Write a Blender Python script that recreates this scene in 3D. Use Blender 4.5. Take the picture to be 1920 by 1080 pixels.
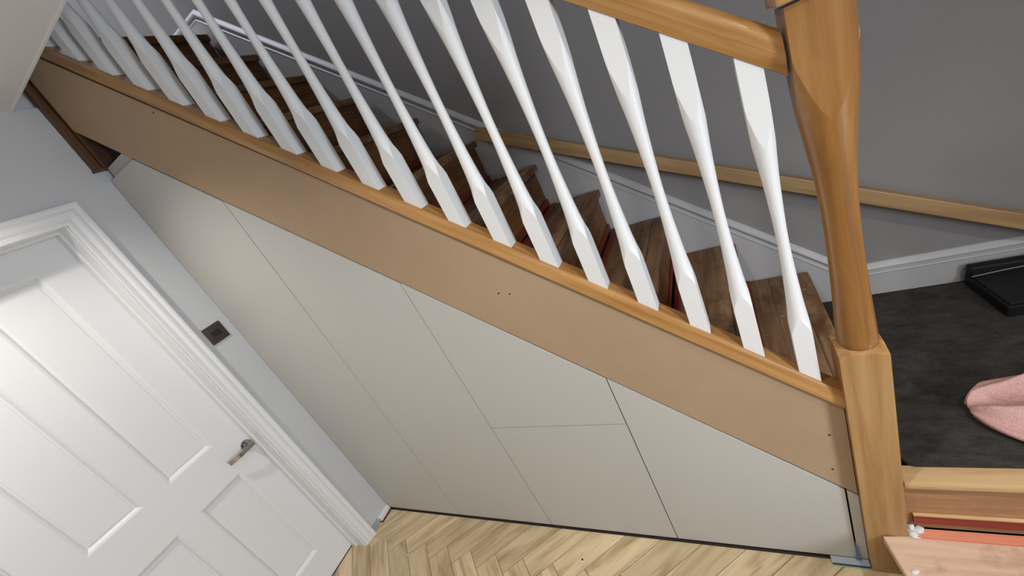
import bpy, bmesh, math, random
from mathutils import Vector, Matrix

for o in list(bpy.data.objects):
    bpy.data.objects.remove(o)
SC = bpy.context.scene
COL = SC.collection
RND = random.Random(7)

# ------------------------------------------------------------------ camera, world, lights, exposure
cam = bpy.data.cameras.new('camera')
cam.sensor_width = 36.0
cam.lens = 749.877 / 1920 * 36
cam.clip_start = 0.02
camo = bpy.data.objects.new('camera', cam)
COL.objects.link(camo)
_r = Vector((0.838437, 0.344888, -0.421989))
_u = Vector((0.202366, 0.521925, 0.828639))
_b = Vector((0.506035, -0.780158, 0.367808))
_m = Matrix((_r, _u, _b)).transposed().to_4x4()
_m.translation = Vector((2.14454, -0.95, 1.68981))
camo.matrix_world = _m
SC.camera = camo

SC.view_settings.view_transform = 'Standard'
SC.view_settings.look = 'None'
SC.view_settings.gamma = 1.0
SC.view_settings.exposure = 0.0
SC.view_settings.use_curve_mapping = False

world = bpy.data.worlds.new('world')
SC.world = world
world.use_nodes = True
world.node_tree.nodes['Background'].inputs[0].default_value = (0.75, 0.82, 1.0, 1)
world.node_tree.nodes['Background'].inputs[1].default_value = 0.25


def spot(name, loc, power, size=2.4, radius=0.035, color=(1, 0.955, 0.89), blend=0.9, aim=None):
    d = bpy.data.lights.new(name, 'SPOT')
    d.energy = power
    d.spot_size = size
    d.spot_blend = blend
    d.shadow_soft_size = radius
    d.color = color
    o = bpy.data.objects.new(name, d)
    o.location = loc
    if aim:
        o.rotation_euler = (Vector(aim) - Vector(loc)).to_track_quat('-Z', 'Y').to_euler()
    COL.objects.link(o)
    return o


# assumed recessed ceiling lamps of the hall (above the viewpoint), assumed daylight from the right, a cool spot standing in for daylight upstairs
for lx, p in ((0.38, 44), (1.78, 50), (3.18, 57)):
    spot('assumed_downlight', (lx, -0.70, 2.445), p, size=math.radians(122), blend=0.8)
for lx, p in ((0.6, 4), (2.4, 26)):
    spot('assumed_downlight', (lx, -2.1, 2.445), p, size=math.radians(150), blend=0.9)  # second row of unseen lamps, added behind the viewpoint
spot('assumed_upstairs_light', (-0.8, 0.3, 4.7), 130, size=2.9, radius=0.15, color=(0.80, 0.86, 1.0))
_d = bpy.data.lights.new('assumed_daylight', 'AREA')  # area lamp standing in for daylight assumed from the right
_d.shape = 'RECTANGLE'
_d.size, _d.size_y = 0.8, 0.5
_d.energy = 42
_d.color = (0.76, 0.86, 1.0)
_o = bpy.data.objects.new('assumed_daylight', _d)
_o.location = (3.70, -1.15, 1.30)
_o.rotation_euler = (0, math.radians(90), 0)
COL.objects.link(_o)

# ------------------------------------------------------------------ helpers
def s2l(*c):
    return tuple(((v / 255) / 12.92 if v <= 10 else (((v / 255) + 0.055) / 1.055) ** 2.4) for v in c)


def new_mat(name, rough=0.5, spec=0.5, metal=0.0):
    m = bpy.data.materials.new(name)
    m.use_nodes = True
    nt = m.node_tree
    b = nt.nodes['Principled BSDF']
    b.inputs['Roughness'].default_value = rough
    b.inputs['Metallic'].default_value = metal
    b.inputs['Specular IOR Level'].default_value = spec
    return m, nt, b


def noise(nt, scale, detail=4, rough=0.55, stretch=(1, 1, 1), coord='Object', distortion=0.0, seed=False):
    tc = nt.nodes.new('ShaderNodeTexCoord')
    mp = nt.nodes.new('ShaderNodeMapping')
    mp.inputs['Scale'].default_value = stretch
    nt.links.new(tc.outputs[coord], mp.inputs[0])
    if seed:
        oi = nt.nodes.new('ShaderNodeObjectInfo')
        mu = nt.nodes.new('ShaderNodeVectorMath'); mu.operation = 'SCALE'
        cx = nt.nodes.new('ShaderNodeCombineXYZ')
        for i in range(3):
            nt.links.new(oi.outputs['Random'], cx.inputs[i])
        nt.links.new(cx.outputs[0], mu.inputs[0])
        mu.inputs['Scale'].default_value = 37.0
        nt.links.new(mu.outputs[0], mp.inputs['Location'])
    n = nt.nodes.new('ShaderNodeTexNoise')
    n.inputs['Scale'].default_value = scale
    n.inputs['Detail'].default_value = detail
    n.inputs['Roughness'].default_value = rough
    n.inputs['Distortion'].default_value = distortion
    nt.links.new(mp.outputs[0], n.inputs['Vector'])
    return n


def ramp(nt, fac, stops):
    r = nt.nodes.new('ShaderNodeValToRGB')
    while len(r.color_ramp.elements) < len(stops):
        r.color_ramp.elements.new(0.5)
    for e, (p, c) in zip(r.color_ramp.elements, stops):
        e.position = p
        e.color = (*c[:3], 1)
    nt.links.new(fac, r.inputs[0])
    return r


def mix(nt, fac, a, b, mode='MIX'):
    m = nt.nodes.new('ShaderNodeMix')
    m.data_type = 'RGBA'
    m.blend_type = mode
    for s, v in ((m.inputs[0], fac), (m.inputs[6], a), (m.inputs[7], b)):
        if isinstance(v, bpy.types.NodeSocket):
            nt.links.new(v, s)
        elif isinstance(v, tuple):
            s.default_value = (*v[:3], 1)
        else:
            s.default_value = v
    return m.outputs[2]


def bump(nt, b, h, strength=0.2, dist=0.002):
    bp = nt.nodes.new('ShaderNodeBump')
    bp.inputs['Strength'].default_value = strength
    bp.inputs['Distance'].default_value = dist
    nt.links.new(h, bp.inputs['Height'])
    nt.links.new(bp.outputs[0], b.inputs['Normal'])


def paint(name, c, rough=0.5, var=0.03, bscale=220, bstr=0.05, spec=0.4):
    m, nt, b = new_mat(name, rough, spec)
    n = noise(nt, 2.5, 3)
    lo = tuple(v * (1 - var) for v in c); hi = tuple(min(1, v * (1 + var)) for v in c)
    r = ramp(nt, n.outputs[0], [(0.3, lo), (0.7, hi)])
    nt.links.new(r.outputs[0], b.inputs['Base Color'])
    n2 = noise(nt, bscale, 2)
    bump(nt, b, n2.outputs[0], bstr, 0.001)
    return m


def wood(name, dark, mid, light, axis='X', rough=0.35, scale=9, spec=0.5, seed=False, vary=0.0, coat=0.0):
    """grain runs along the object's own axis"""
    m, nt, b = new_mat(name, rough, spec)
    st = {'X': (0.06, 1, 1), 'Y': (1, 0.06, 1), 'Z': (1, 1, 0.06)}[axis]
    n = noise(nt, scale * 4, 5, 0.6, st, seed=seed, distortion=0.4)
    n2 = noise(nt, scale * 0.8, 3, 0.5, st, seed=seed)
    r = ramp(nt, n.outputs[0], [(0.30, dark), (0.5, mid), (0.72, light)])
    r2 = ramp(nt, n2.outputs[0], [(0.35, (0.80, 0.78, 0.74)), (0.65, (1.1, 1.1, 1.1))])
    c = mix(nt, 1.0, r.outputs[0], r2.outputs[0], 'MULTIPLY')
    if vary:
        oi = nt.nodes.new('ShaderNodeObjectInfo')
        rv = ramp(nt, oi.outputs['Random'], [(0.0, (1 - vary,) * 3), (1.0, (1 + vary * 0.6,) * 3)])
        c = mix(nt, 1.0, c, rv.outputs[0], 'MULTIPLY')
    nt.links.new(c, b.inputs['Base Color'])
    b.inputs['Coat Weight'].default_value = coat
    b.inputs['Coat Roughness'].default_value = 0.2
    bump(nt, b, n.outputs[0], 0.12, 0.0012)
    return m


def stained_wood(name, base, dark, stain, rough=0.6, axis='Y', spots=0.67, dust=(0.55, 0.5, 0.45)):
    m, nt, b = new_mat(name, rough, 0.35)
    st = {'X': (0.08, 1, 1), 'Y': (1, 0.08, 1)}[axis]
    g = noise(nt, 40, 4, 0.6, st, seed=True, distortion=0.5)
    col = ramp(nt, g.outputs[0], [(0.3, dark), (0.65, base)]).outputs[0]
    p = noise(nt, 7, 5, 0.65, seed=True)
    pf = ramp(nt, p.outputs[0], [(0.50, (0, 0, 0)), (0.66, (1, 1, 1))])
    col = mix(nt, pf.outputs[0], col, stain)
    d = noise(nt, 60, 4, 0.7, seed=True)
    df = ramp(nt, d.outputs[0], [(spots, (0, 0, 0)), (spots + 0.03, (1, 1, 1))])
    col = mix(nt, df.outputs[0], col, dust)
    oi = nt.nodes.new('ShaderNodeObjectInfo')
    rv = ramp(nt, oi.outputs['Random'], [(0, (0.84, 0.82, 0.80)), (1, (1.12, 1.10, 1.07))])
    col = mix(nt, 1.0, col, rv.outputs[0], 'MULTIPLY')
    nt.links.new(col, b.inputs['Base Color'])
    bump(nt, b, g.outputs[0], 0.15, 0.0015)
    return m


def obj(name, bm, mat, parent=None, smooth=False, angle=None):
    me = bpy.data.meshes.new(name)
    bmesh.ops.recalc_face_normals(bm, faces=bm.faces)
    bm.to_mesh(me)
    bm.free()
    me.materials.append(mat)
    if smooth:
        for p in me.polygons:
            p.use_smooth = True
        if angle:
            me.set_sharp_from_angle(angle=angle)
    o = bpy.data.objects.new(name, me)
    COL.objects.link(o)
    if parent:
        o.parent = parent
        o.matrix_parent_inverse = Matrix()
    return o


def tag(o, label=None, cat=None, group=None, kind=None):
    if label: o['label'] = label
    if cat: o['category'] = cat
    if group: o['group'] = group
    if kind: o['kind'] = kind
    return o


def thing(name, label, cat, loc=(0, 0, 0), group=None):
    o = bpy.data.objects.new(name, None)
    o.empty_display_size = 0.05
    o.location = loc
    COL.objects.link(o)
    return tag(o, label, cat, group)


def add_box(bm, x0, x1, y0, y1, z0, z1, bevel=0.0):
    v = [bm.verts.new((x, y, z)) for z in (z0, z1) for y in (y0, y1) for x in (x0, x1)]
    fs = [bm.faces.new([v[i] for i in f]) for f in
          ((0, 2, 3, 1), (4, 5, 7, 6), (0, 1, 5, 4), (2, 6, 7, 3), (0, 4, 6, 2), (1, 3, 7, 5))]
    if bevel:
        es = {e for f in fs for e in f.edges}
        bmesh.ops.bevel(bm, geom=list(es), offset=bevel, segments=2, affect='EDGES', profile=0.6)
    return bm


def box(x0, x1, y0, y1, z0, z1, bevel=0.0):
    return add_box(bmesh.new(), x0, x1, y0, y1, z0, z1, bevel)


def add_prism(bm, poly, f0, f1):
    """poly: 2D points; f0/f1 map a 2D point to the two end faces"""
    a = [bm.verts.new(f0(p)) for p in poly]
    b = [bm.verts.new(f1(p)) for p in poly]
    n = len(poly)
    bm.faces.new(a)
    bm.faces.new(b[::-1])
    for i in range(n):
        bm.faces.new((a[i], b[i], b[(i + 1) % n], a[(i + 1) % n]))
    return bm


def prism_y(poly, y0, y1, bevel=0.0):        # poly in (x, z)
    bm = add_prism(bmesh.new(), poly, lambda p: (p[0], y0, p[1]), lambda p: (p[0], y1, p[1]))
    if bevel:
        bmesh.ops.bevel(bm, geom=[e for e in bm.edges], offset=bevel, segments=2, affect='EDGES', profile=0.6)
    return bm


def prism_z(poly, z0, z1, bevel=0.0):        # poly in (x, y)
    bm = add_prism(bmesh.new(), poly, lambda p: (p[0], p[1], z0), lambda p: (p[0], p[1], z1))
    if bevel:
        bmesh.ops.bevel(bm, geom=[e for e in bm.edges], offset=bevel, segments=2, affect='EDGES', profile=0.6)
    return bm


def offset_poly(pts, d, side=1):
    out = []
    n = len(pts)
    for i in range(n):
        p = Vector(pts[i])
        ns = []
        if i > 0:
            t = (p - Vector(pts[i - 1])).normalized(); ns.append(Vector((-t.y, t.x)) * side)
        if i < n - 1:
            t = (Vector(pts[i + 1]) - p).normalized(); ns.append(Vector((-t.y, t.x)) * side)
        if len(ns) == 1:
            out.append(p + ns[0] * d)
        else:
            b = (ns[0] + ns[1]).normalized()
            out.append(p + b * (d / b.dot(ns[0])))
    return out


def sweep(path, prof, to3, side=1):
    """moulding: prof = closed list of (distance from path line, height off the wall)"""
    bm = bmesh.new()
    rows = [[bm.verts.new(to3(q, h)) for q in offset_poly(path, d, side)] for d, h in prof]
    m = len(path)
    k = len(prof)
    for i in range(k):
        a, b = rows[i], rows[(i + 1) % k]
        for j in range(m - 1):
            bm.faces.new((a[j], a[j + 1], b[j + 1], b[j]))
    bm.faces.new([r[0] for r in rows])
    bm.faces.new([r[-1] for r in rows][::-1])
    return bm


def sq_round(bm, rings, half, cx, cy, n=40, zfun=None):
    """post: a square of half-width `half` cut by circles whose radius follows `rings` [(z, r)];
    the arrises where the flats run out into the round follow the true curve and are marked sharp"""
    nf, nr = 4, max(4, n // 8)
    prev = pphi = None
    hard = []
    for z, r in rings:
        q = min(max(half / r, -1), 1)
        phi = min(max(math.acos(q), 0.012), math.pi / 4 - 0.012)
        angs = []
        for side in range(4):
            b = side * math.pi / 2
            angs += [(b - phi + 2 * phi * i / nf, i in (0, nf)) for i in range(nf + 1)]
            w = math.pi / 2 - 2 * phi
            angs += [(b + phi + w * i / nr, False) for i in range(1, nr)]
        cur = []
        for a, _h in angs:
            c, s_ = math.cos(a), math.sin(a)
            d = min(r, half / max(abs(c), abs(s_)))
            x, y = cx + c * d, cy + s_ * d
            cur.append(bm.verts.new((x, y, z if zfun is None else zfun(z, x, y))))
        m = len(cur)
        if prev:
            for i in range(m):
                bm.faces.new((prev[i], prev[(i + 1) % m], cur[(i + 1) % m], cur[i]))
                if angs[i][1] and (phi > 0.06 or pphi > 0.06):
                    hard.append((prev[i], cur[i]))
        else:
            bm.faces.new(cur[::-1])
        prev, pphi = cur, phi
    bm.faces.new(prev)
    bm.normal_update()
    for e in bm.edges:
        if len(e.link_faces) == 2 and e.calc_face_angle(0) > math.radians(35):
            e.smooth = False
    for a, b in hard:
        e = bm.edges.get((a, b))
        if e: e.smooth = False
    return bm


def interp(stops, n):
    """smooth interpolation through (t, r) stops"""
    out = []
    t0, t1 = stops[0][0], stops[-1][0]
    for i in range(n + 1):
        t = t0 + (t1 - t0) * i / n
        for k in range(len(stops) - 1):
            (a, ra), (b, rb) = stops[k], stops[k + 1]
            if t <= b + 1e-9:
                sl = lambda j: ((stops[min(j + 1, len(stops) - 1)][1] - stops[max(j - 1, 0)][1]) /
                                (stops[min(j + 1, len(stops) - 1)][0] - stops[max(j - 1, 0)][0]))
                h = b - a
                u = (t - a) / h
                ma, mb = sl(k) * h, sl(k + 1) * h
                r = (2*u**3 - 3*u**2 + 1) * ra + (u**3 - 2*u**2 + u) * ma + (-2*u**3 + 3*u**2) * rb + (u**3 - u**2) * mb
                out.append((t, r))
                break
    return out


# ------------------------------------------------------------------ key dimensions (metres)
SL = 0.9004                      # stair slope dz/dx
TH = math.atan(SL)
CO, SI = math.cos(TH), math.sin(TH)
ZF = -0.012                      # finished hall floor
YB = 0.883                       # plaster face of the back wall
YS = 0.865                       # face of the stair skirting
CEIL = 2.46


def slope_obj(o, along, perp, y=0.0):
    """place an object whose X runs down the stairs and Z is square to them"""
    o.location = (along * CO + perp * SI, y, -along * SI + perp * CO)
    o.rotation_euler = (0, TH, 0)


mm0 = lambda s, x: x * CO - (s - SL * x) * SI

# ------------------------------------------------------------------ materials
M_wall = paint('light grey wall paint', (0.55, 0.553, 0.555), 0.75, 0.02)
M_back = paint('mid grey wall paint', (0.262, 0.243, 0.229), 0.85, 0.03)
M_ceil = paint('white ceiling paint', (0.72, 0.70, 0.68), 0.9, 0.02)
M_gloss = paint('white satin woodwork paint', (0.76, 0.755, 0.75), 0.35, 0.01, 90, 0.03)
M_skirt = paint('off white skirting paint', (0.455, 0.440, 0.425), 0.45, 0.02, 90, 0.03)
M_spindle = paint('white primed spindle paint', (0.71, 0.70, 0.68), 0.45, 0.02, 60, 0.05)
M_cup = paint('putty grey satin lacquer', (0.50, 0.48, 0.435), 0.42, 0.012, 400, 0.02)
M_fill = paint('grey primed filler board', (0.40, 0.40, 0.385), 0.5, 0.02)
M_dark = paint('near black gap shade and specks', (0.02, 0.018, 0.016), 0.9, 0.1)  # black standing in for shade in gaps; also colours the small specks
M_oak = wood('honey oak along the rail', s2l(138, 92, 44), s2l(166, 120, 66), s2l(188, 144, 88), 'X', 0.28, 9, coat=0.3)
M_oakz = wood('honey oak upright', s2l(150, 108, 62), s2l(174, 132, 82), s2l(188, 150, 100), 'Z', 0.32, 9, coat=0.2)
M_oakd = wood('deep honey oak upright', s2l(114, 74, 32), s2l(138, 94, 44), s2l(154, 112, 60), 'Z', 0.3, 7, coat=0.25)
M_lightoak = wood('pale oak timber', s2l(146, 112, 72), s2l(166, 132, 88), s2l(180, 148, 104), 'X', 0.45, 8)
M_darkpost = wood('dark stained timber', s2l(58, 36, 20), s2l(80, 52, 30), s2l(100, 68, 42), 'Z', 0.5, 8)


def mdf_mat():
    m, nt, b = new_mat('bare brown fibreboard', 0.72, 0.3)
    n = noise(nt, 3.0, 5, 0.6)
    f = noise(nt, 500, 3, 0.7)
    r = ramp(nt, n.outputs[0], [(0.3, (0.375, 0.256, 0.156)), (0.7, (0.415, 0.290, 0.182))])
    r2 = ramp(nt, f.outputs[0], [(0.3, (0.90, 0.90, 0.90)), (0.7, (1.06, 1.06, 1.06))])
    nt.links.new(mix(nt, 1.0, r.outputs[0], r2.outputs[0], 'MULTIPLY'), b.inputs['Base Color'])
    bump(nt, b, f.outputs[0], 0.05, 0.0006)
    return m


M_mdf = mdf_mat()
M_tread = stained_wood('worn brown stair tread', s2l(136, 106, 76), s2l(96, 70, 46), s2l(92, 64, 40))
M_riser = stained_wood('dark stained riser', s2l(124, 84, 46), s2l(84, 50, 24), s2l(92, 56, 30), spots=0.80)
M_landnose = stained_wood('pale worn nosing', s2l(214, 180, 132), s2l(188, 150, 104), s2l(206, 172, 126), axis='X', spots=0.76, dust=(0.75, 0.66, 0.5))
M_landriser = stained_wood('brown landing riser', s2l(172, 130, 92), s2l(140, 100, 68), s2l(150, 112, 80), axis='X', spots=0.85)
M_step = stained_wood('pinkish worn step', s2l(214, 184, 160), s2l(194, 160, 134), s2l(166, 130, 104), axis='X', spots=0.74, dust=(0.8, 0.7, 0.6))
M_red = stained_wood('dull red stained strip', s2l(142, 60, 42), s2l(104, 38, 28), s2l(104, 54, 38), axis='Y', spots=0.85)
M_redx = stained_wood('red stained strip', s2l(150, 66, 46), s2l(120, 42, 30), s2l(128, 60, 44), axis='X', spots=0.85)
M_orange = stained_wood('orange stained strip', s2l(212, 138, 110), s2l(198, 114, 88), s2l(202, 126, 102), axis='X', spots=0.78, dust=(0.8, 0.6, 0.5))
M_chalk = paint('white filler', (0.62, 0.59, 0.57), 0.9, 0.1, 60, 0.4)


def plank_mat():
    m, nt, b = new_mat('pale oak herringbone plank', 0.38, 0.45)
    g = noise(nt, 26, 5, 0.62, (0.10, 1, 1), seed=True, distortion=0.8)
    g2 = noise(nt, 7, 3, 0.5, (0.22, 1, 1), seed=True, distortion=1.2)
    r = ramp(nt, g.outputs[0], [(0.28, s2l(160, 136, 102)), (0.48, s2l(204, 182, 144)), (0.7, s2l(220, 200, 164))])
    r2 = ramp(nt, g2.outputs[0], [(0.32, (0.76, 0.74, 0.70)), (0.55, (1, 1, 1))])
    c = mix(nt, 1.0, r.outputs[0], r2.outputs[0], 'MULTIPLY')
    oi = nt.nodes.new('ShaderNodeObjectInfo')
    rv = ramp(nt, oi.outputs['Random'], [(0, (0.76, 0.75, 0.73)), (1, (1.02, 1.01, 0.99))])
    nt.links.new(mix(nt, 1.0, c, rv.outputs[0], 'MULTIPLY'), b.inputs['Base Color'])
    bump(nt, b, g.outputs[0], 0.05, 0.0008)
    return m


M_plank = plank_mat()
M_sub = paint('dark floor joint', (0.03, 0.022, 0.016), 0.9, 0.1)


def carpet_mat():
    m, nt, b = new_mat('dark grey carpet', 0.95, 0.1)
    n = noise(nt, 900, 2, 0.7, (0.5, 1, 1))
    n2 = noise(nt, 24, 7, 0.8, (0.6, 1.2, 1))
    r = ramp(nt, n2.outputs[0], [(0.3, (0.030, 0.026, 0.022)), (0.7, (0.085, 0.075, 0.066))])
    r2 = ramp(nt, n.outputs[0], [(0.3, (0.6, 0.6, 0.6)), (0.7, (1.3, 1.3, 1.3))])
    nt.links.new(mix(nt, 1.0, r.outputs[0], r2.outputs[0], 'MULTIPLY'), b.inputs['Base Color'])
    bump(nt, b, n.outputs[0], 0.8, 0.004)
    return m


M_carpet = carpet_mat()


def cloth_mat():
    m, nt, b = new_mat('pink towelling', 0.95, 0.1)
    n = noise(nt, 260, 4, 0.7)
    r = ramp(nt, n.outputs[0], [(0.3, (0.46, 0.25, 0.21)), (0.7, (0.66, 0.41, 0.36))])
    nt.links.new(r.outputs[0], b.inputs['Base Color'])
    bump(nt, b, n.outputs[0], 0.5, 0.003)
    return m


M_cloth = cloth_mat()
M_black = paint('black plastic', (0.012, 0.013, 0.013), 0.45, 0.1, 300, 0.1)
M_blackshade = paint('shaded matt black plastic', (0.004, 0.004, 0.004), 0.6, 0.1)  # tray sides blacker than its top: their shade is in the colour
M_wire = new_mat('grey rim', 0.4, 0.5)[0]
M_wire.node_tree.nodes['Principled BSDF'].inputs['Base Color'].default_value = (0.20, 0.21, 0.21, 1)


def metal(name, c, rough):
    m, nt, b = new_mat(name, rough, 0.5, 1.0)
    n = noise(nt, 200, 2, 0.5, (0.05, 1, 1))
    r = ramp(nt, n.outputs[0], [(0.3, tuple(v * 0.9 for v in c)), (0.7, c)])
    nt.links.new(r.outputs[0], b.inputs['Base Color'])
    return m


M_chrome = metal('satin chrome', (0.42, 0.41, 0.40), 0.16)
M_bronze = paint('dark bronze plate', (0.045, 0.028, 0.025), 0.4, 0.05)
M_bronzedk = paint('dark brown switch insert', (0.008, 0.005, 0.004), 0.4, 0.05)
M_offwhite = paint('off white scrap', (0.72, 0.74, 0.70), 0.5, 0.03)
M_maroon = paint('dark red scrap edge', (0.14, 0.015, 0.012), 0.5, 0.05)
M_navy = paint('navy blue plastic', (0.012, 0.03, 0.10), 0.4, 0.05)
M_green = paint('pale green plastic', (0.30, 0.42, 0.25), 0.5, 0.05)
M_grey = paint('grey plastic', (0.32, 0.35, 0.36), 0.35, 0.05)
M_blue = paint('muted blue plastic', (0.10, 0.18, 0.32), 0.45, 0.05)

# ------------------------------------------------------------------ room shell
def struct(name, bm, mat, label=None):
    o = obj(name, bm, mat)
    o['kind'] = 'structure'
    if label: o['label'] = label
    return o


XR, YF, ZT = 3.75, -2.9, 5.0
D_R, D_L, D_T = -0.225, -1.002, 2.047      # door opening in the left wall
bm = bmesh.new()
add_box(bm, -0.16, 0, D_R, YB, ZF, CEIL)
add_box(bm, -0.16, 0, YF, D_L, ZF, CEIL)
add_box(bm, -0.16, 0, D_L, D_R, D_T, CEIL)
struct('wall_left', bm, M_wall, 'light grey painted wall around the white panelled door')
struct('wall_back', box(-1.5, XR, YB, YB + 0.12, -0.3, ZT), M_back, 'mid grey wall behind the stairs and landing')
struct('wall_right', box(XR, XR + 0.1, YF, YB, -0.3, ZT), M_wall, 'plain wall at the right end of the hall')
struct('wall_front', box(-1.5, XR, YF - 0.1, YF, -0.3, ZT), M_wall, 'plain wall on the viewer side of the hall')
struct('wall_upper', box(-1.6, -1.5, YF, YB, CEIL, ZT), M_ceil, 'pale wall of the upstairs landing')
bm = bmesh.new()
add_box(bm, 0, XR, YF, -0.105, CEIL, CEIL + 0.235)
struct('ceiling', bm, M_ceil, 'pale ceiling of the hall ending in front of the stairwell')
struct('ceiling', box(-1.5, XR, YF, YB, ZT, ZT + 0.1), M_ceil, 'upper ceiling above the stairwell')
struct('floor', box(-0.16, XR, YF, YB, -0.08, ZF - 0.0075), M_sub, 'oak herringbone floor of the hall')
floor_o = bpy.data.objects['floor']
struct('trim_1', box(0, XR, -0.109, -0.099, CEIL - 0.003, CEIL + 0.20, 0.0015), M_gloss, 'white corner bead along the ceiling edge')
bm = bmesh.new()
for y0, y1, z0, z1 in ((-1.46, -1.40, 0.84, 1.76), (-0.90, -0.84, 0.84, 1.76), (-1.46, -0.84, 0.84, 0.90), (-1.46, -0.84, 1.70, 1.76)):
    add_box(bm, XR - 0.07, XR, y0, y1, z0, z1)
struct('window_added', bm, M_gloss, 'added white frame around the assumed daylight lamp at the right wall')  # frame added out of view so the daylight lamp reads as a window
# upstairs floor
struct('floor', box(-1.5, -0.062, YF, YB, CEIL + 0.001, 2.70), M_ceil, 'upstairs landing floor edge')

# herringbone planks, each a piece of the floor
PW, PL, GAP = 0.1067, 0.535, 0.0011
X0H, Y0H = 0.3404, -0.235
R2 = math.sqrt(2)


def clip_poly(poly, x0, x1, y0, y1):
    def cut(ps, inside, inter):
        out = []
        for i, p in enumerate(ps):
            q = ps[(i + 1) % len(ps)]
            if inside(p): out.append(p)
            if inside(p) != inside(q): out.append(inter(p, q))
        return out
    ax = lambda c: (lambda p, q: (c, p[1] + (q[1] - p[1]) * (c - p[0]) / (q[0] - p[0])))
    ay = lambda c: (lambda p, q: (p[0] + (q[0] - p[0]) * (c - p[1]) / (q[1] - p[1]), c))
    for f, g in ((lambda p: p[0] >= x0, ax(x0)), (lambda p: p[0] <= x1, ax(x1)), (lambda p: p[1] >= y0, ay(y0)), (lambda p: p[1] <= y1, ay(y1))):
        poly = cut(poly, f, g)
        if len(poly) < 3: return []
    return poly


npl = 0
for m in range(-1, 4):
    for k in range(-32, 40):
        for kind in (0, 1):
            if kind == 0:
                a0, a1, b0, b1 = k * PW, k * PW + PL, (k - 1) * PW, k * PW
            else:
                a0, a1, b0, b1 = (k - 1) * PW, k * PW, (k - 1) * PW, (k - 1) * PW + PL
            a0 -= m * PL; a1 -= m * PL; b0 += m * PL; b1 += m * PL
            a0 += GAP; a1 -= GAP; b0 += GAP; b1 -= GAP
            quad = [(a0, b0), (a1, b0), (a1, b1), (a0, b1)]
            xy = [((a + b) / R2 + X0H, (a - b) / R2 + Y0H) for a, b in quad]
            YP = -0.007
            big = clip_poly(xy, -0.112, XR - 0.001, -2.3, YP)
            west = [p for p in big if p[0] < 0]
            if not west or all(D_L <= p[1] <= D_R for p in west):
                pols = [big]
            else:
                pols = [clip_poly(xy, 0.001, XR - 0.001, -2.3, YP), clip_poly(xy, -0.112, 0.001, D_L, D_R)]
            for pol in pols:
                if not pol: continue
                area = abs(sum(pol[i][0] * pol[(i + 1) % len(pol)][1] - pol[(i + 1) % len(pol)][0] * pol[i][1] for i in range(len(pol)))) / 2
                if area < 2e-4: continue
                cx = sum(p[0] for p in pol) / len(pol); cy = sum(p[1] for p in pol) / len(pol)
                ang = math.pi / 4 if kind == 0 else -math.pi / 4
                c, s = math.cos(-ang), math.sin(-ang)
                loc = [((x - cx) * c - (y - cy) * s, (x - cx) * s + (y - cy) * c) for x, y in pol]
                if npl >= 298: continue
                o = obj('plank', prism_z(loc, -0.007, RND.uniform(-0.0002, 0.0002)), M_plank, floor_o)
                o.location = (cx, cy, ZF)
                o.rotation_euler = (0, 0, ang)
                npl += 1

# ------------------------------------------------------------------ left door, lining and casing
def on_left(q, h):          # wall plane x = 0: q = (y, z), h = height off the wall
    return (h, q[0], q[1])


CAS = [(0, 0), (0, 0.017), (0.004, 0.020), (0.010, 0.0205), (0.016, 0.0185), (0.021, 0.015), (0.026, 0.016), (0.031, 0.0185),
       (0.038, 0.0175), (0.048, 0.0135), (0.054, 0.011), (0.057, 0.0125), (0.063, 0.0135), (0.070, 0.0125), (0.074, 0.009), (0.074, 0)]
path = [(-0.149, ZF), (-0.149, 2.113), (-1.076, 2.113), (-1.076, ZF)]
o = struct('trim_2', sweep(path, CAS, on_left, side=1), M_gloss, 'white moulded casing around the panelled door')
for p in o.data.polygons: p.use_smooth = True
o.data.set_sharp_from_angle(angle=math.radians(25))
bm = bmesh.new()
for y0, y1 in ((D_R, D_R - 0.006), (D_L + 0.006, D_L)):
    add_box(bm, -0.16, 0.0005, y1, y0, ZF, D_T - 0.006)
add_box(bm, -0.16, 0.0005, D_L, D_R, D_T - 0.006, D_T)
for y0, y1 in ((D_R - 0.006, D_R - 0.014), (D_L + 0.014, D_L + 0.006)):
    add_box(bm, -0.112, -0.072, y1, y0, ZF, D_T - 0.006)
add_box(bm, -0.112, -0.072, D_L + 0.014, D_R - 0.014, D_T - 0.014, D_T - 0.006)
struct('trim_3', bm, M_gloss, 'white door lining with planted stop inside the casing')

XD = -0.113
DY0, DY1, DZ0, DZ1 = -0.996, -0.232, ZF + 0.006, 2.039
door = bpy.data.objects.new('door_1', None)
COL.objects.link(door)
tag(door, 'white four panel door in the left wall', None, None, 'structure')
cols = [(-0.362, -0.560), (-0.660, -0.858)]
rows = [(0.985, 1.935), (0.165, 0.797)]
bm = bmesh.new()
ys = [DY0, cols[1][1], cols[1][0], cols[0][1], cols[0][0], DY1]
for y0, y1 in ((ys[0], ys[1]), (ys[2], ys[3]), (ys[4], ys[5])):
    add_box(bm, XD - 0.038, XD, y0, y1, DZ0, DZ1)
for c in cols:
    for z0, z1 in ((DZ0, rows[1][0]), (rows[1][1], rows[0][0]), (rows[0][1], DZ1)):
        add_box(bm, XD - 0.038, XD, c[1], c[0], z0, z1)
bmesh.ops.remove_doubles(bm, verts=bm.verts, dist=1e-5)
obj('door_leaf', bm, M_gloss, door)
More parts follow.
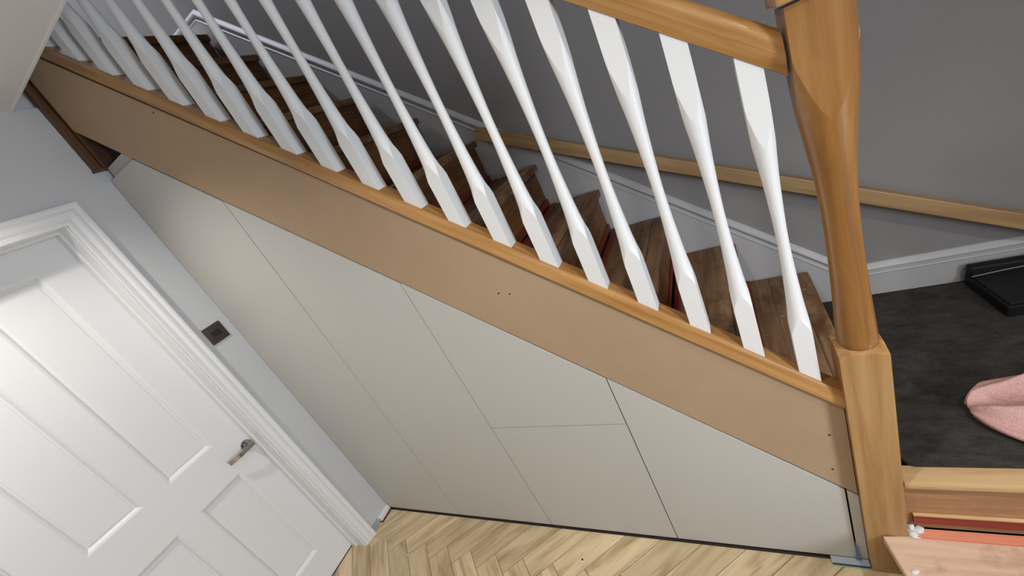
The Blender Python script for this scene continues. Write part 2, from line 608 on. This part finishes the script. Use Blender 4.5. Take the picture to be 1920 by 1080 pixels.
for c in cols:
    for z0, z1 in rows:
        bm = bmesh.new()
        prev = None
        for ins, dep in ((0, 0), (0.003, -0.0015), (0.008, -0.0035), (0.017, -0.0140), (0.022, -0.0140), (0.0245, -0.0120), (0.027, -0.0118)):
            y0, y1 = c[1] + ins, c[0] - ins
            cur = [bm.verts.new((XD + dep, y, z)) for y, z in ((y0, z0 + ins), (y1, z0 + ins), (y1, z1 - ins), (y0, z1 - ins))]
            if prev:
                for i in range(4):
                    bm.faces.new((prev[i], prev[(i + 1) % 4], cur[(i + 1) % 4], cur[i]))
            prev = cur
        bm.faces.new(prev)
        obj('panel', bm, M_gloss, door)

# lever handle
hy, hz = -0.266, 0.876
rose = bmesh.new()
bmesh.ops.create_cone(rose, cap_ends=True, segments=36, radius1=0.026, radius2=0.025, depth=0.008,
                      matrix=Matrix.Translation((XD + 0.004, hy, hz)) @ Matrix.Rotation(math.pi / 2, 4, 'Y'))
handle = obj('handle', rose, M_chrome, door, True, math.radians(40))
handle['label'] = 'satin chrome lever handle on a round rose'
bm = bmesh.new()
bmesh.ops.create_cone(bm, cap_ends=True, segments=24, radius1=0.010, radius2=0.009, depth=0.045,
                      matrix=Matrix.Translation((XD + 0.03, hy, hz)) @ Matrix.Rotation(math.pi / 2, 4, 'Y'))
obj('spindle', bm, M_chrome, handle, True, math.radians(40))
bm = bmesh.new()
prev = None
N = 12
for i in range(N + 1):
    t = i / N
    y = hy + 0.014 - t * 0.125
    x = XD + 0.052 - 0.014 * max(0, t - 0.55) ** 1.5 / 0.3
    w, h = 0.0045, 0.010
    z = hz
    cur = [bm.verts.new((x + a, y, z + b)) for a, b in ((-w, -h), (w, -h), (w, h), (-w, h))]
    if prev:
        for j in range(4):
            bm.faces.new((prev[j], prev[(j + 1) % 4], cur[(j + 1) % 4], cur[j]))
    else:
        bm.faces.new(cur[::-1])
    prev = cur
bm.faces.new(prev)
bmesh.ops.bevel(bm, geom=[e for e in bm.edges if e.is_boundary or e.calc_face_angle(0) > 0.8], offset=0.0015, segments=2, affect='EDGES')
obj('lever', bm, M_chrome, handle, True, math.radians(40))

# light switch
sw = thing('light_switch', 'square dark bronze switch plate beside the white door casing', 'switch', (0, -0.081, 1.413))
bm = box(0, 0.005, -0.0425, 0.0425, -0.0425, 0.0425, 0.002)
obj('plate', bm, M_bronze, sw, True, math.radians(40))
obj('insert', box(0.004, 0.0058, -0.021, 0.021, -0.0125, 0.0125, 0.0006), M_bronzedk, sw)
for i in (-1, 0, 1):
    o = obj('rocker', box(0.005, 0.0085, -0.0052, 0.0052, -0.010, 0.010, 0.001), M_bronzedk, sw)
    o.location = (0, i * 0.0125, 0)

# ------------------------------------------------------------------ back wall skirting, sloped then level
def on_back(q, h):
    return (q[0], YB - h, q[1])


TS = 2.812                                          # sloped skirting: top line z + SL*x
zl, zu = 0.558, 2.838
path = [(XR, zl), ((TS - zl) / SL, zl), ((TS - zu) / SL, zu), (-1.49, zu)]
SK = [(0, 0), (0, 0.006), (0.003, 0.009), (0.012, 0.0165), (0.020, 0.0205), (0.026, 0.0195), (0.0285, 0.0165), (0.029, 0.008), (0.034, 0.0075),
      (0.038, 0.010), (0.040, 0.0165), (0.044, 0.0200), (0.049, 0.0195), (0.052, 0.0165), (0.053, 0.0180), (0.145, 0.018), (0.145, 0)]
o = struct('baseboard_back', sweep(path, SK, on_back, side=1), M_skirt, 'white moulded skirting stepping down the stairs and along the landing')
for p in o.data.polygons: p.use_smooth = True
o.data.set_sharp_from_angle(angle=math.radians(30))

# ------------------------------------------------------------------ staircase
stair = thing('staircase', 'bare worn wooden staircase with brown fibreboard side above the cupboards', 'staircase', (0, 0, 0))
XN, ZN, GO, RI = 2.354, 0.590, 0.2365, 0.2115
YW0, YW1 = 0.046, 0.853
nx = lambda k: XN - GO * k
nz = lambda k: ZN + RI * k


def board(name, x0, x1, z0, z1, y0=YW0, y1=YW1, mat=M_tread, parent=stair, bevel=0.0025):
    """a board lying along y, built round its own centre so its grain and tone differ from its neighbours"""
    cx, cy, cz = (x0 + x1) / 2, (y0 + y1) / 2, (z0 + z1) / 2
    o = obj(name, box(x0 - cx, x1 - cx, y0 - cy, y1 - cy, z0 - cz, z1 - cz, bevel), mat, parent)
    o.location = (cx, cy, cz)
    return o


for k in range(11):
    x, z = nx(k), nz(k)
    if k < 10:
        w = GO + 0.005
        cuts = [0, 0.058, 0.150, w] if k % 2 == 0 else [0, 0.050, 0.128, w]
        for i in range(3):
            board('tread_nosing' if i == 0 else 'tread_board', x - cuts[i + 1] + (0.0003 if i < 2 else 0), x - cuts[i], z - 0.030, z, bevel=0.008 if i == 0 else 0.0007)
    else:
        board('tread_nosing', x - 0.055, x, z - 0.03, z + 0.004, bevel=0.008, mat=M_riser, y0=0.0)
    zb = 0.40 if k == 0 else nz(k - 1)
    board('riser', x - 0.038, x - 0.022, zb, z - 0.030, mat=M_riser)
    # old red-stained carpet strips in the inner corner of each step
    if k > 0:
        board('carpet_strip', x - 0.022, x - 0.014, zb + 0.012, zb + 0.036, mat=M_red, bevel=0.001)
        board('carpet_strip', x - 0.006, x + 0.019, zb, zb + 0.006, mat=M_red, bevel=0.001)
# sloping boards closing the underside of the flight
o = obj('soffit', box(-1.42, 1.42, 0.047, 0.853, -0.012, 0), M_darkpost, stair)
slope_obj(o, mm0(2.44, 1.12), 2.44 * CO)
obj('shade_backing', prism_y([(0.002, 2.157), (0.25, 2.157), (0.25, 2.43 - SL * 0.25), (0.002, 2.43)], 0.047, 0.060), M_dark, stair)  # near-black sheet added so the hole under the flight stays dark
# strings
poly = [(0.04, (2.45 - SL * 0.04)), (0.04, 2.69), (2.282, 2.735 - SL * 2.282), (2.282, 2.45 - SL * 2.282)]
obj('outer_string', prism_y(poly, 0.0135, 0.0455), M_mdf, stair)
s1 = TS - 0.1448 / CO
poly = [(0.002, s1), ((s1 - 0.40) / SL, 0.405), (2.05, 0.405), (0.002, s1 - 0.45)]
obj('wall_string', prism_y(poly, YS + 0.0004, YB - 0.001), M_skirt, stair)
# fibreboard cladding of the outer string
S_B, S_T = 2.381, 2.742
poly = [(0.030, S_B - SL * 0.030), (0.030, min(2.69, S_T - SL * 0.03)), (2.279, S_T - SL * 2.279), (2.279, S_B - SL * 2.279)]
clad = obj('side_board', prism_y(poly, 0.0, 0.013), M_mdf, stair)
clad['label'] = 'bare brown fibreboard cladding under the base rail'
for hx, hz2 in ((1.475, 1.235), (1.511, 1.224), (0.559, 2.197), (2.238, 0.580), (2.231, 0.438)):
    bm = bmesh.new()
    bmesh.ops.create_cone(bm, cap_ends=True, segments=14, radius1=0.0028, radius2=0.0028, depth=0.0012,
                          matrix=Matrix.Translation((hx, -0.0004, hz2)) @ Matrix.Rotation(math.pi / 2, 4, 'X'))
    obj('screw_hole', bm, M_dark, clad)
# landing, its nosing and front riser, first step
ZL, Z1 = 0.400, 0.187
obj('landing_board', box(2.30, XR - 0.001, 0.045, YB - 0.001, ZL - 0.03, ZL), M_landriser, stair)
o = obj('landing_nosing', box(-0.68, 0.68, -0.040, 0.040, -0.025, 0, 0.008), M_landnose, stair, True, math.radians(40))
o.location = (3.06, 0.028, ZL)
o = obj('landing_riser', box(-0.68, 0.68, -0.008, 0.008, -0.09, 0.09), M_landriser, stair)
o.location = (3.06, 0.010, 0.28)
o = obj('carpet_strip', box(-0.675, 0.675, -0.004, 0.004, -0.014, 0.018, 0.001), M_redx, stair)
o.location = (3.07, -0.002, 0.231)
o = obj('carpet_strip', box(-0.675, 0.675, -0.004, 0.004, -0.003, 0.003, 0.001), M_landnose, stair)
o.location = (3.07, -0.002, 0.2525)
o = obj('carpet_strip', box(-0.675, 0.675, -0.0125, 0.0125, 0, 0.007, 0.001), M_orange, stair)
o.location = (3.07, -0.019, Z1)
poly = [(2.316, -0.0325), (2.3765, -0.0325), (2.3765, 0.0), (XR - 0.002, 0.0), (XR - 0.002, -0.34), (2.372, -0.34)]
cx, cy = 2.9, -0.15
o = obj('step_tread', prism_z([(x - cx, y - cy) for x, y in poly], -0.030, 0, 0.004), M_step, stair)
o.location = (cx, cy, Z1)
poly = [(2.378, -0.03), (XR - 0.002, -0.03), (XR - 0.002, -0.31), (2.405, -0.31)]
obj('step_riser', prism_z(poly, ZF, Z1 - 0.030), M_landriser, stair)
# white filler smeared in the corner by the newel post
bm = bmesh.new()
for (x, y, z, r, dz) in ((2.393, -0.018, 0.189, 0.021, 0.30), (2.384, -0.012, 0.200, 0.014, 1.2), (2.403, -0.010, 0.194, 0.014, 0.55)):
    bmesh.ops.create_icosphere(bm, subdivisions=3, radius=r, matrix=Matrix.Translation((x, y, z)) @ Matrix.Diagonal((0.85, 0.75, dz, 1)))
for v in bm.verts:
    q = v.co * 190
    k = math.sin(q.x + 1.3 * math.sin(q.y)) * math.sin(1.2 * q.y + q.z) + 0.5 * math.sin(2.3 * q.x + 1.7 * q.z)
    v.co += Vector((k, 0.8 * k, 0.5 * k)) * 0.0022
o = obj('filler_smear', bm, M_chalk, stair, True); o['label'] = 'lumpy white filler smear'
bm = bmesh.new()
bmesh.ops.create_icosphere(bm, subdivisions=2, radius=0.011, matrix=Matrix.Translation((2.357, -0.126, Z1)) @ Matrix.Rotation(0.5, 4, 'Z') @ Matrix.Diagonal((1.0, 0.6, 0.25, 1)))
o = obj('paint_drip', bm, M_chalk, stair, True); o['label'] = 'white paint drip'
# post at the top of the stairs against the left wall
post = thing('drop_post', 'dark stained timber post hanging against the left wall at stair head', 'post', (0.017, 0.015, 2.19))
bm = box(-0.0165, 0.0125, -0.045, -0.018, 0.008, 0.42, 0.004)
add_box(bm, -0.0165, 0.021, -0.016, 0.04, 0.008, 0.42, 0.003)
obj('shaft', bm, M_darkpost, post)
obj('end_cap', box(-0.0165, 0.0165, -0.049, 0.044, 0.0, 0.010, 0.004), M_darkpost, post)

# ------------------------------------------------------------------ balustrade
bal = thing('balustrade', 'oak and white balustrade with honey newel post at stair foot', 'balustrade', (0, 0, 0))
YC = 0.019
# base rail
S_R0, S_R1 = 2.742, 2.798
zt = (S_R1 - S_R0) * CO
hp = [(-0.0300, 0), (-0.0315, 0.002), (-0.0315, zt - 0.013), (-0.0300, zt - 0.0095), (-0.0245, zt - 0.0015), (-0.0215, zt)]
prof = hp + [(-y, h) for y, h in hp[::-1]]
mm = lambda s, x: x * CO - (s - SL * x) * SI       # distance along the slope of the point at x on line s
bm = bmesh.new()


def rail(prof, s0, x0, x1):
    """extrude a profile (y, height) along the slope, ends cut plumb"""
    bm = bmesh.new()
    def end(x):
        out = []
        for y, h in prof:
            s = s0 + h / CO
            out.append(bm.verts.new((mm(s, x) - mm(s0, (x0 + x1) / 2), y, h)))
        return out
    a, b = end(x0), end(x1)
    n = len(prof)
    bm.faces.new(a); bm.faces.new(b[::-1])
    for i in range(n):
        bm.faces.new((a[i], b[i], b[(i + 1) % n], a[(i + 1) % n]))
    return bm


def place_rail(o, s0, x0, x1, y):
    xm = (x0 + x1) / 2
    o.location = (xm, y, s0 - SL * xm)
    o.rotation_euler = (0, TH, 0)


o = obj('base_rail', rail(prof, S_R0, -0.01, 2.281), M_oak, bal, True, math.radians(24))
place_rail(o, S_R0, -0.01, 2.281, YC)
# handrail
S_H0 = 3.578
hp = [(-0.021, 0), (-0.0235, 0.001), (-0.0340, 0.0265)] + [(-0.034 * math.cos(t * math.pi / 20) ** 0.75, 0.0270 + 0.0335 * math.sin(t * math.pi / 20) ** 0.85) for t in range(0, 10)]
prof = hp + [(-y, h) for y, h in hp[::-1]]
o = obj('handrail', rail(prof, S_H0, -0.30, 2.276), M_oak, bal, True, math.radians(20))
place_rail(o, S_H0, -0.30, 2.276, YC)
# spindles
HB = 0.0212
prof_r = [(0.0, 0.0315), (0.105, 0.0315), (0.135, 0.0308), (0.172, 0.0222), (0.256, 0.0160), (0.385, 0.0118), (0.515, 0.0150), (0.605, 0.0205), (0.66, 0.0260), (0.705, 0.0312), (0.735, 0.0315), (0.786, 0.0315)]


def spindle():
    bm = bmesh.new()
    rings = interp(prof_r, 46)
    L = 0.786
    def zf(t, x, y):
        k = max(0.0, 1 - t / 0.08) + max(0.0, (t - (L - 0.08)) / 0.08)
        return t - SL * x * k
    return sq_round(bm, rings, HB, 0, 0, 72, zf)


b0 = None
for i in range(21):
    x = 2.2215 - 0.10885 * i
    if b0 is None:
        b0 = obj('spindle', spindle(), M_spindle, bal, True)
        o = b0
    else:
        o = b0.copy(); COL.objects.link(o)
    o.location = (x, YC + 0.001, S_R1 - SL * x)

# newel post
NX, NY, NH = 2.3275, 0.0165, 0.0465
c = NH * R2
bm = bmesh.new()
rings = [(ZF, c), (0.8725, c)] + [(0.8725 + 0.0105 * t / 12, c - (c - 0.0395) * t / 12) for t in range(1, 13)] + [(0.8835, 0.037)]
sq_round(bm, rings, NH, NX, NY, 96)
obj('newel_base', bm, M_oakz, bal, True)
bm = bmesh.new()
up = [(0.8835, 0.0372), (0.886, 0.0372), (0.8875, 0.0388)] + interp([(0.890, 0.0396), (0.93, 0.0384), (1.05, 0.0335), (1.20, 0.0312), (1.30, 0.0345), (1.38, 0.0410), (1.44, 0.0470), (1.50, 0.0565), (1.545, 0.0645), (1.57, c), (1.64, c)], 60)
sq_round(bm, up, NH, NX, NY, 96)
obj('newel_shaft', bm, M_oakd, bal, True)
bm = bmesh.new()
add_box(bm, NX - 0.058, NX + 0.058, NY - 0.058, NY + 0.058, 1.645, 1.70, 0.005)
bmesh.ops.create_cone(bm, cap_ends=True, segments=4, radius1=0.072, radius2=0.01, depth=0.03,
                      matrix=Matrix.Translation((NX, NY, 1.713)) @ Matrix.Rotation(math.pi / 4, 4, 'Z'))
obj('newel_cap', bm, M_oakz, bal)

# ------------------------------------------------------------------ cupboards under the stairs
G = 0.0021
XJ = [0.0085, 0.5665, 1.1265, 1.691, 2.2525, 2.2800]
top = lambda x: 2.372 - SL * x
ZD = 0.0


def cupboard(name, label, cat, x0, x1, polys):
    t = thing(name, label, cat, (x0, 0.02, ZF), None)
    for pname, pl in polys:
        loc = [(x - x0, z - ZF) for x, z in pl]
        obj(pname, prism_y(loc, -0.02, -0.001, 0.0004), M_cup, t)
    zt0, zt1 = top(x0), top(x1)
    full = [(0.0003, 0.004), (x1 - x0 - 0.0003, 0.004), (x1 - x0 - 0.0003, zt1 - ZF + 0.003), (0.0003, zt0 - ZF + 0.003)]
    if x0 < 0.1:
        full = [(0.0003, 0.004), (x1 - x0 - 0.0003, 0.004), (x1 - x0 - 0.0003, zt1 - ZF + 0.003), (0.25 - x0, 2.15 - ZF), (0.0003, 2.15 - ZF)]
    obj('carcass', prism_y(full, -0.0005, 0.38), M_dark, t)  # solid near-black block, so the gaps round the doors carry painted shade
    return t


zc = 2.148
xk = (2.372 - zc) / SL
cupboard('tall_cupboard', 'tallest putty grey cupboard front with a clipped top beside the left wall', 'cupboard', XJ[0], XJ[1],
         [('door', [(XJ[0], ZD), (XJ[1] - G, ZD), (XJ[1] - G, top(XJ[1])), (xk, zc), (XJ[0], zc)])])
cupboard('tall_cupboard', 'second tall putty grey cupboard front left of the drawer', 'cupboard', XJ[1], XJ[2],
         [('door', [(XJ[1] + G, ZD), (XJ[2] - G, ZD), (XJ[2] - G, top(XJ[2])), (XJ[1] + G, top(XJ[1]))])])
DZ = 0.6455
cupboard('drawer_cupboard', 'putty grey unit split into slanted door above square drawer front', 'cupboard', XJ[2], XJ[3],
         [('drawer_front', [(XJ[2] + G, ZD), (XJ[3] - 0.002, ZD), (XJ[3] - 0.002, DZ - 0.002), (XJ[2] + G, DZ - 0.002)]),
          ('door', [(XJ[2] + G, DZ + 0.0015), (XJ[3] - 0.002, DZ + 0.0015), (XJ[3] - 0.002, top(XJ[3])), (XJ[2] + G, top(XJ[2]))])])
cupboard('low_cupboard', 'lowest putty grey cupboard front next to the oak newel post', 'cupboard', XJ[3], XJ[4],
         [('door', [(XJ[3] + 0.002, ZD), (XJ[4] - 0.0025, ZD), (XJ[4] - 0.0025, top(XJ[4])), (XJ[3] + 0.002, top(XJ[3]))])])
struct('trim_4', prism_y([(XJ[4] + 0.0025, ZD), (XJ[5], ZD), (XJ[5], top(XJ[5])), (XJ[4] + 0.0025, top(XJ[4]))], 0.0, 0.018, 0.0007), M_cup,
       'narrow putty grey filler strip between low cupboard and newel post')
struct('trim_5', prism_y([(0.0005, ZD), (XJ[0] - 0.0015, ZD), (XJ[0] - 0.0015, zc), (0.0005, zc)], 0.0, 0.018), M_fill, 'thin grey scribe strip against the left wall')
struct('trim_6', prism_y([(0.036, zc + 0.004), (0.24, zc + 0.004), (0.205, zc + 0.042), (0.036, zc + 0.042)], 0.008, 0.024), M_fill, 'short grey filler board above the tallest cupboard')
struct('baseboard_front', box(0.001, 2.279, 0.012, 0.03, ZF, ZD + 0.001), M_dark, 'dark shadow gap plinth under the cupboards')

# ------------------------------------------------------------------ loose things
# carpet on the landing
poly = [(2.338, 0.05), (2.375, 0.05)]
pts = [(2.395, 0.062)]
for i in range(7):
    a = math.pi + (math.pi / 2) * i / 6
    pts.append((2.420 + 0.022 * math.cos(a), 0.063 + 0.022 * math.sin(a)))
pts += [(XR - 0.03, 0.041), (XR - 0.03, YS - 0.002), (2.336, YS - 0.002), (2.336, 0.075), (2.395, 0.075)]
cp = obj('carpet', prism_z([(x - 3.0, y - 0.45) for x, y in pts], 0, 0.0125, 0.003), M_carpet, None)
cp.location = (3.0, 0.45, ZL)
tag(cp, 'dark grey carpet piece covering the landing', 'carpet')

# loose timber leaning along the back wall
p0 = Vector((1.199, 0.838, 1.672)); p1 = Vector((2.99, 0.838, 0.628))
d = p1 - p0
Lh = d.length + 0.35
an = math.atan2(-(d.z), d.x)
tm = obj('timber_rail', box(0, Lh, -0.022, 0.022, -0.0265, 0.0265, 0.004), M_lightoak, None)
tm.location = p0
tm.rotation_euler = (0, an, 0)
tag(tm, 'long pale oak rail leaning along the back wall from landing to stairs', 'rail')

# pink cloth
bm = bmesh.new()
NU, NV = 44, 30
grid = []
for i in range(NU + 1):
    u = i / NU
    row = []
    x = 2.590 + 0.50 * u ** 1.6
    dd = x - 2.588
    yc = 0.212 + dd * 0.10
    up_ = 0.004 + 0.088 * min(1.0, math.sqrt(dd / 0.06)) + 0.16 * max(0.0, dd - 0.05)
    lo_ = 0.004 + min(0.24, 0.46 * math.sqrt(dd))
    for j in range(NV + 1):
        v = j / NV * 2 - 1
        y = yc + (up_ if v > 0 else lo_) * v
        edge = min(1.0, (1 - abs(v)) / 0.30) ** 0.5 * min(1.0, u / 0.2 + 0.03) ** 0.5
        h = 0.014 + 0.030 * edge
        h += 0.014 * edge * (1 - 2 * abs(math.sin(v * 4.2 + 0.9 * math.sin(u * 6) + 0.6))) + 0.006 * edge * math.sin(9 * u + 5 * v)
        h -= 0.034 * edge * math.exp(-((v - 0.22 - 0.12 * math.sin(u * 9)) / 0.09) ** 2) * min(1, max(0, u - 0.22) / 0.08)
        h += 0.016 * edge * math.exp(-((v - 0.42 - 0.1 * math.sin(u * 5)) / 0.16) ** 2)
        row.append(bm.verts.new((x, y, max(0.003, h))))
    grid.append(row)
for i in range(NU):
    for j in range(NV):
        bm.faces.new((grid[i][j], grid[i + 1][j], grid[i + 1][j + 1], grid[i][j + 1]))
cl = obj('cloth', bm, M_cloth, None, True)
so = cl.modifiers.new('thick', 'SOLIDIFY'); so.thickness = 0.003; so.offset = 1
cl.location = (0, 0, ZL + 0.0135)
tag(cl, 'crumpled pink cloth lying on the dark landing carpet', 'cloth')

# black tray by the skirting
tr = thing('tray', 'black plastic tray with a thin grey rim by the landing skirting', 'tray', (2.835, 0.62, ZL + 0.0128))
poly = [(0.006, 0.0), (-0.012, 0.225), (0.35, 0.235), (0.35, 0.03)]
obj('base', prism_z(poly, 0, 0.040, 0.004), M_blackshade, tr)
poly = [(0.016, 0.012), (-0.002, 0.218), (0.345, 0.225), (0.345, 0.042)]
obj('lid', prism_z(poly, 0.040, 0.045, 0.002), M_black, tr)
obj('back_flap', box(-0.008, 0.35, 0.200, 0.232, 0.03, 0.085, 0.010), M_blackshade, tr)
bm = bmesh.new()
prev = None
for i in range(17):
    t = i / 16
    p = Vector((-0.004 + t * 0.35, 0.194 + 0.0 * t, 0.048 + 0.014 * math.sin(t * math.pi)))
    cur = [bm.verts.new(p + Vector((0, math.cos(a) * 0.0022, math.sin(a) * 0.0022))) for a in [k * math.pi / 3 for k in range(6)]]
    if prev:
        for j in range(6):
            bm.faces.new((prev[j], prev[(j + 1) % 6], cur[(j + 1) % 6], cur[j]))
    prev = cur
obj('rim', bm, M_wire, tr, True)

# offcut at the left wall
oc = thing('offcut', 'short white offcut with dark red underside at foot of left wall', 'offcut', (0.012, -0.045, ZF))
obj('white_block', box(-0.0115, 0.010, -0.042, 0.042, 0.010, 0.036, 0.002), M_offwhite, oc)
obj('red_base', box(-0.0115, 0.013, -0.044, 0.043, 0.0, 0.010, 0.001), M_maroon, oc)
sc = obj('skirting_scrap', box(0.0002, 0.006, -0.146, -0.093, ZF, 0.028, 0.001), M_grey, None)
tag(sc, 'small grey strip at floor level between casing and white offcut', 'offcut')

# packers at the foot of the newel
pk = thing('packer', 'thin stack of flat plastic packers at foot of newel post', 'packer', (2.231, -0.010, ZF))
obj('bottom_plate', box(-0.048, 0.048, -0.018, 0.009, 0, 0.004, 0.0008), M_green, pk)
obj('middle_plate', box(-0.050, 0.048, -0.016, 0.009, 0.004, 0.0085, 0.0008), M_navy, pk)
obj('top_plate', box(-0.052, 0.048, -0.013, 0.009, 0.0085, 0.0118, 0.0008), M_grey, pk)
wd = obj('wedge', prism_y([(-0.006, 0), (0.007, 0), (0.002, 0.075), (-0.002, 0.075)], -0.004, 0.014), M_blue, None)
wd.location = (2.2535, -0.004, 0.0)
tag(wd, 'slim blue plastic wedge standing in the gap beside newel post', 'wedge')

# chips of paint on the planks
def chip(px, py, sx, sy, rz, label):
    bm = prism_z([(-sx, -sy * 0.6), (sx * 0.7, -sy), (sx, sy * 0.5), (-sx * 0.3, sy)], 0, 0.0025, 0.0006)
    o = obj('paint_chip', bm, M_chalk, None)
    o.location = (px, py, ZF + 0.0003)
    o.rotation_euler = (0, 0, rz)
    tag(o, label, 'chip', 'paint chips on the planks')
    return o


chip(0.343, -0.233, 0.006, 0.005, 0.3, 'triangular white paint chip nearest the door casing')
chip(0.280, -0.214, 0.002, 0.006, 0.2, 'thin white sliver on the planks near the door casing')
chip(1.306, -0.030, 0.009, 0.0016, 0.9, 'thin white sliver on planks close to the drawer front')
chip(1.232, -0.181, 0.004, 0.002, 0.9, 'tiny white crumb at lower edge of the view')
ck = thing('paint_chip', 'white chip with black speck on planks before the drawer', 'chip', (1.3055, -0.130, ZF + 0.0003), 'paint chips on the planks')
obj('flake', prism_z([(-0.008, -0.006), (0.003, -0.009), (0.007, 0.004), (-0.004, 0.008)], 0, 0.0025, 0.0006), M_chalk, ck)
bm = bmesh.new(); bmesh.ops.create_icosphere(bm, subdivisions=2, radius=0.0045, matrix=Matrix.Translation((0.001, 0.002, 0.004)) @ Matrix.Diagonal((1, 1, 0.5, 1)))
obj('speck', bm, M_dark, ck, True)
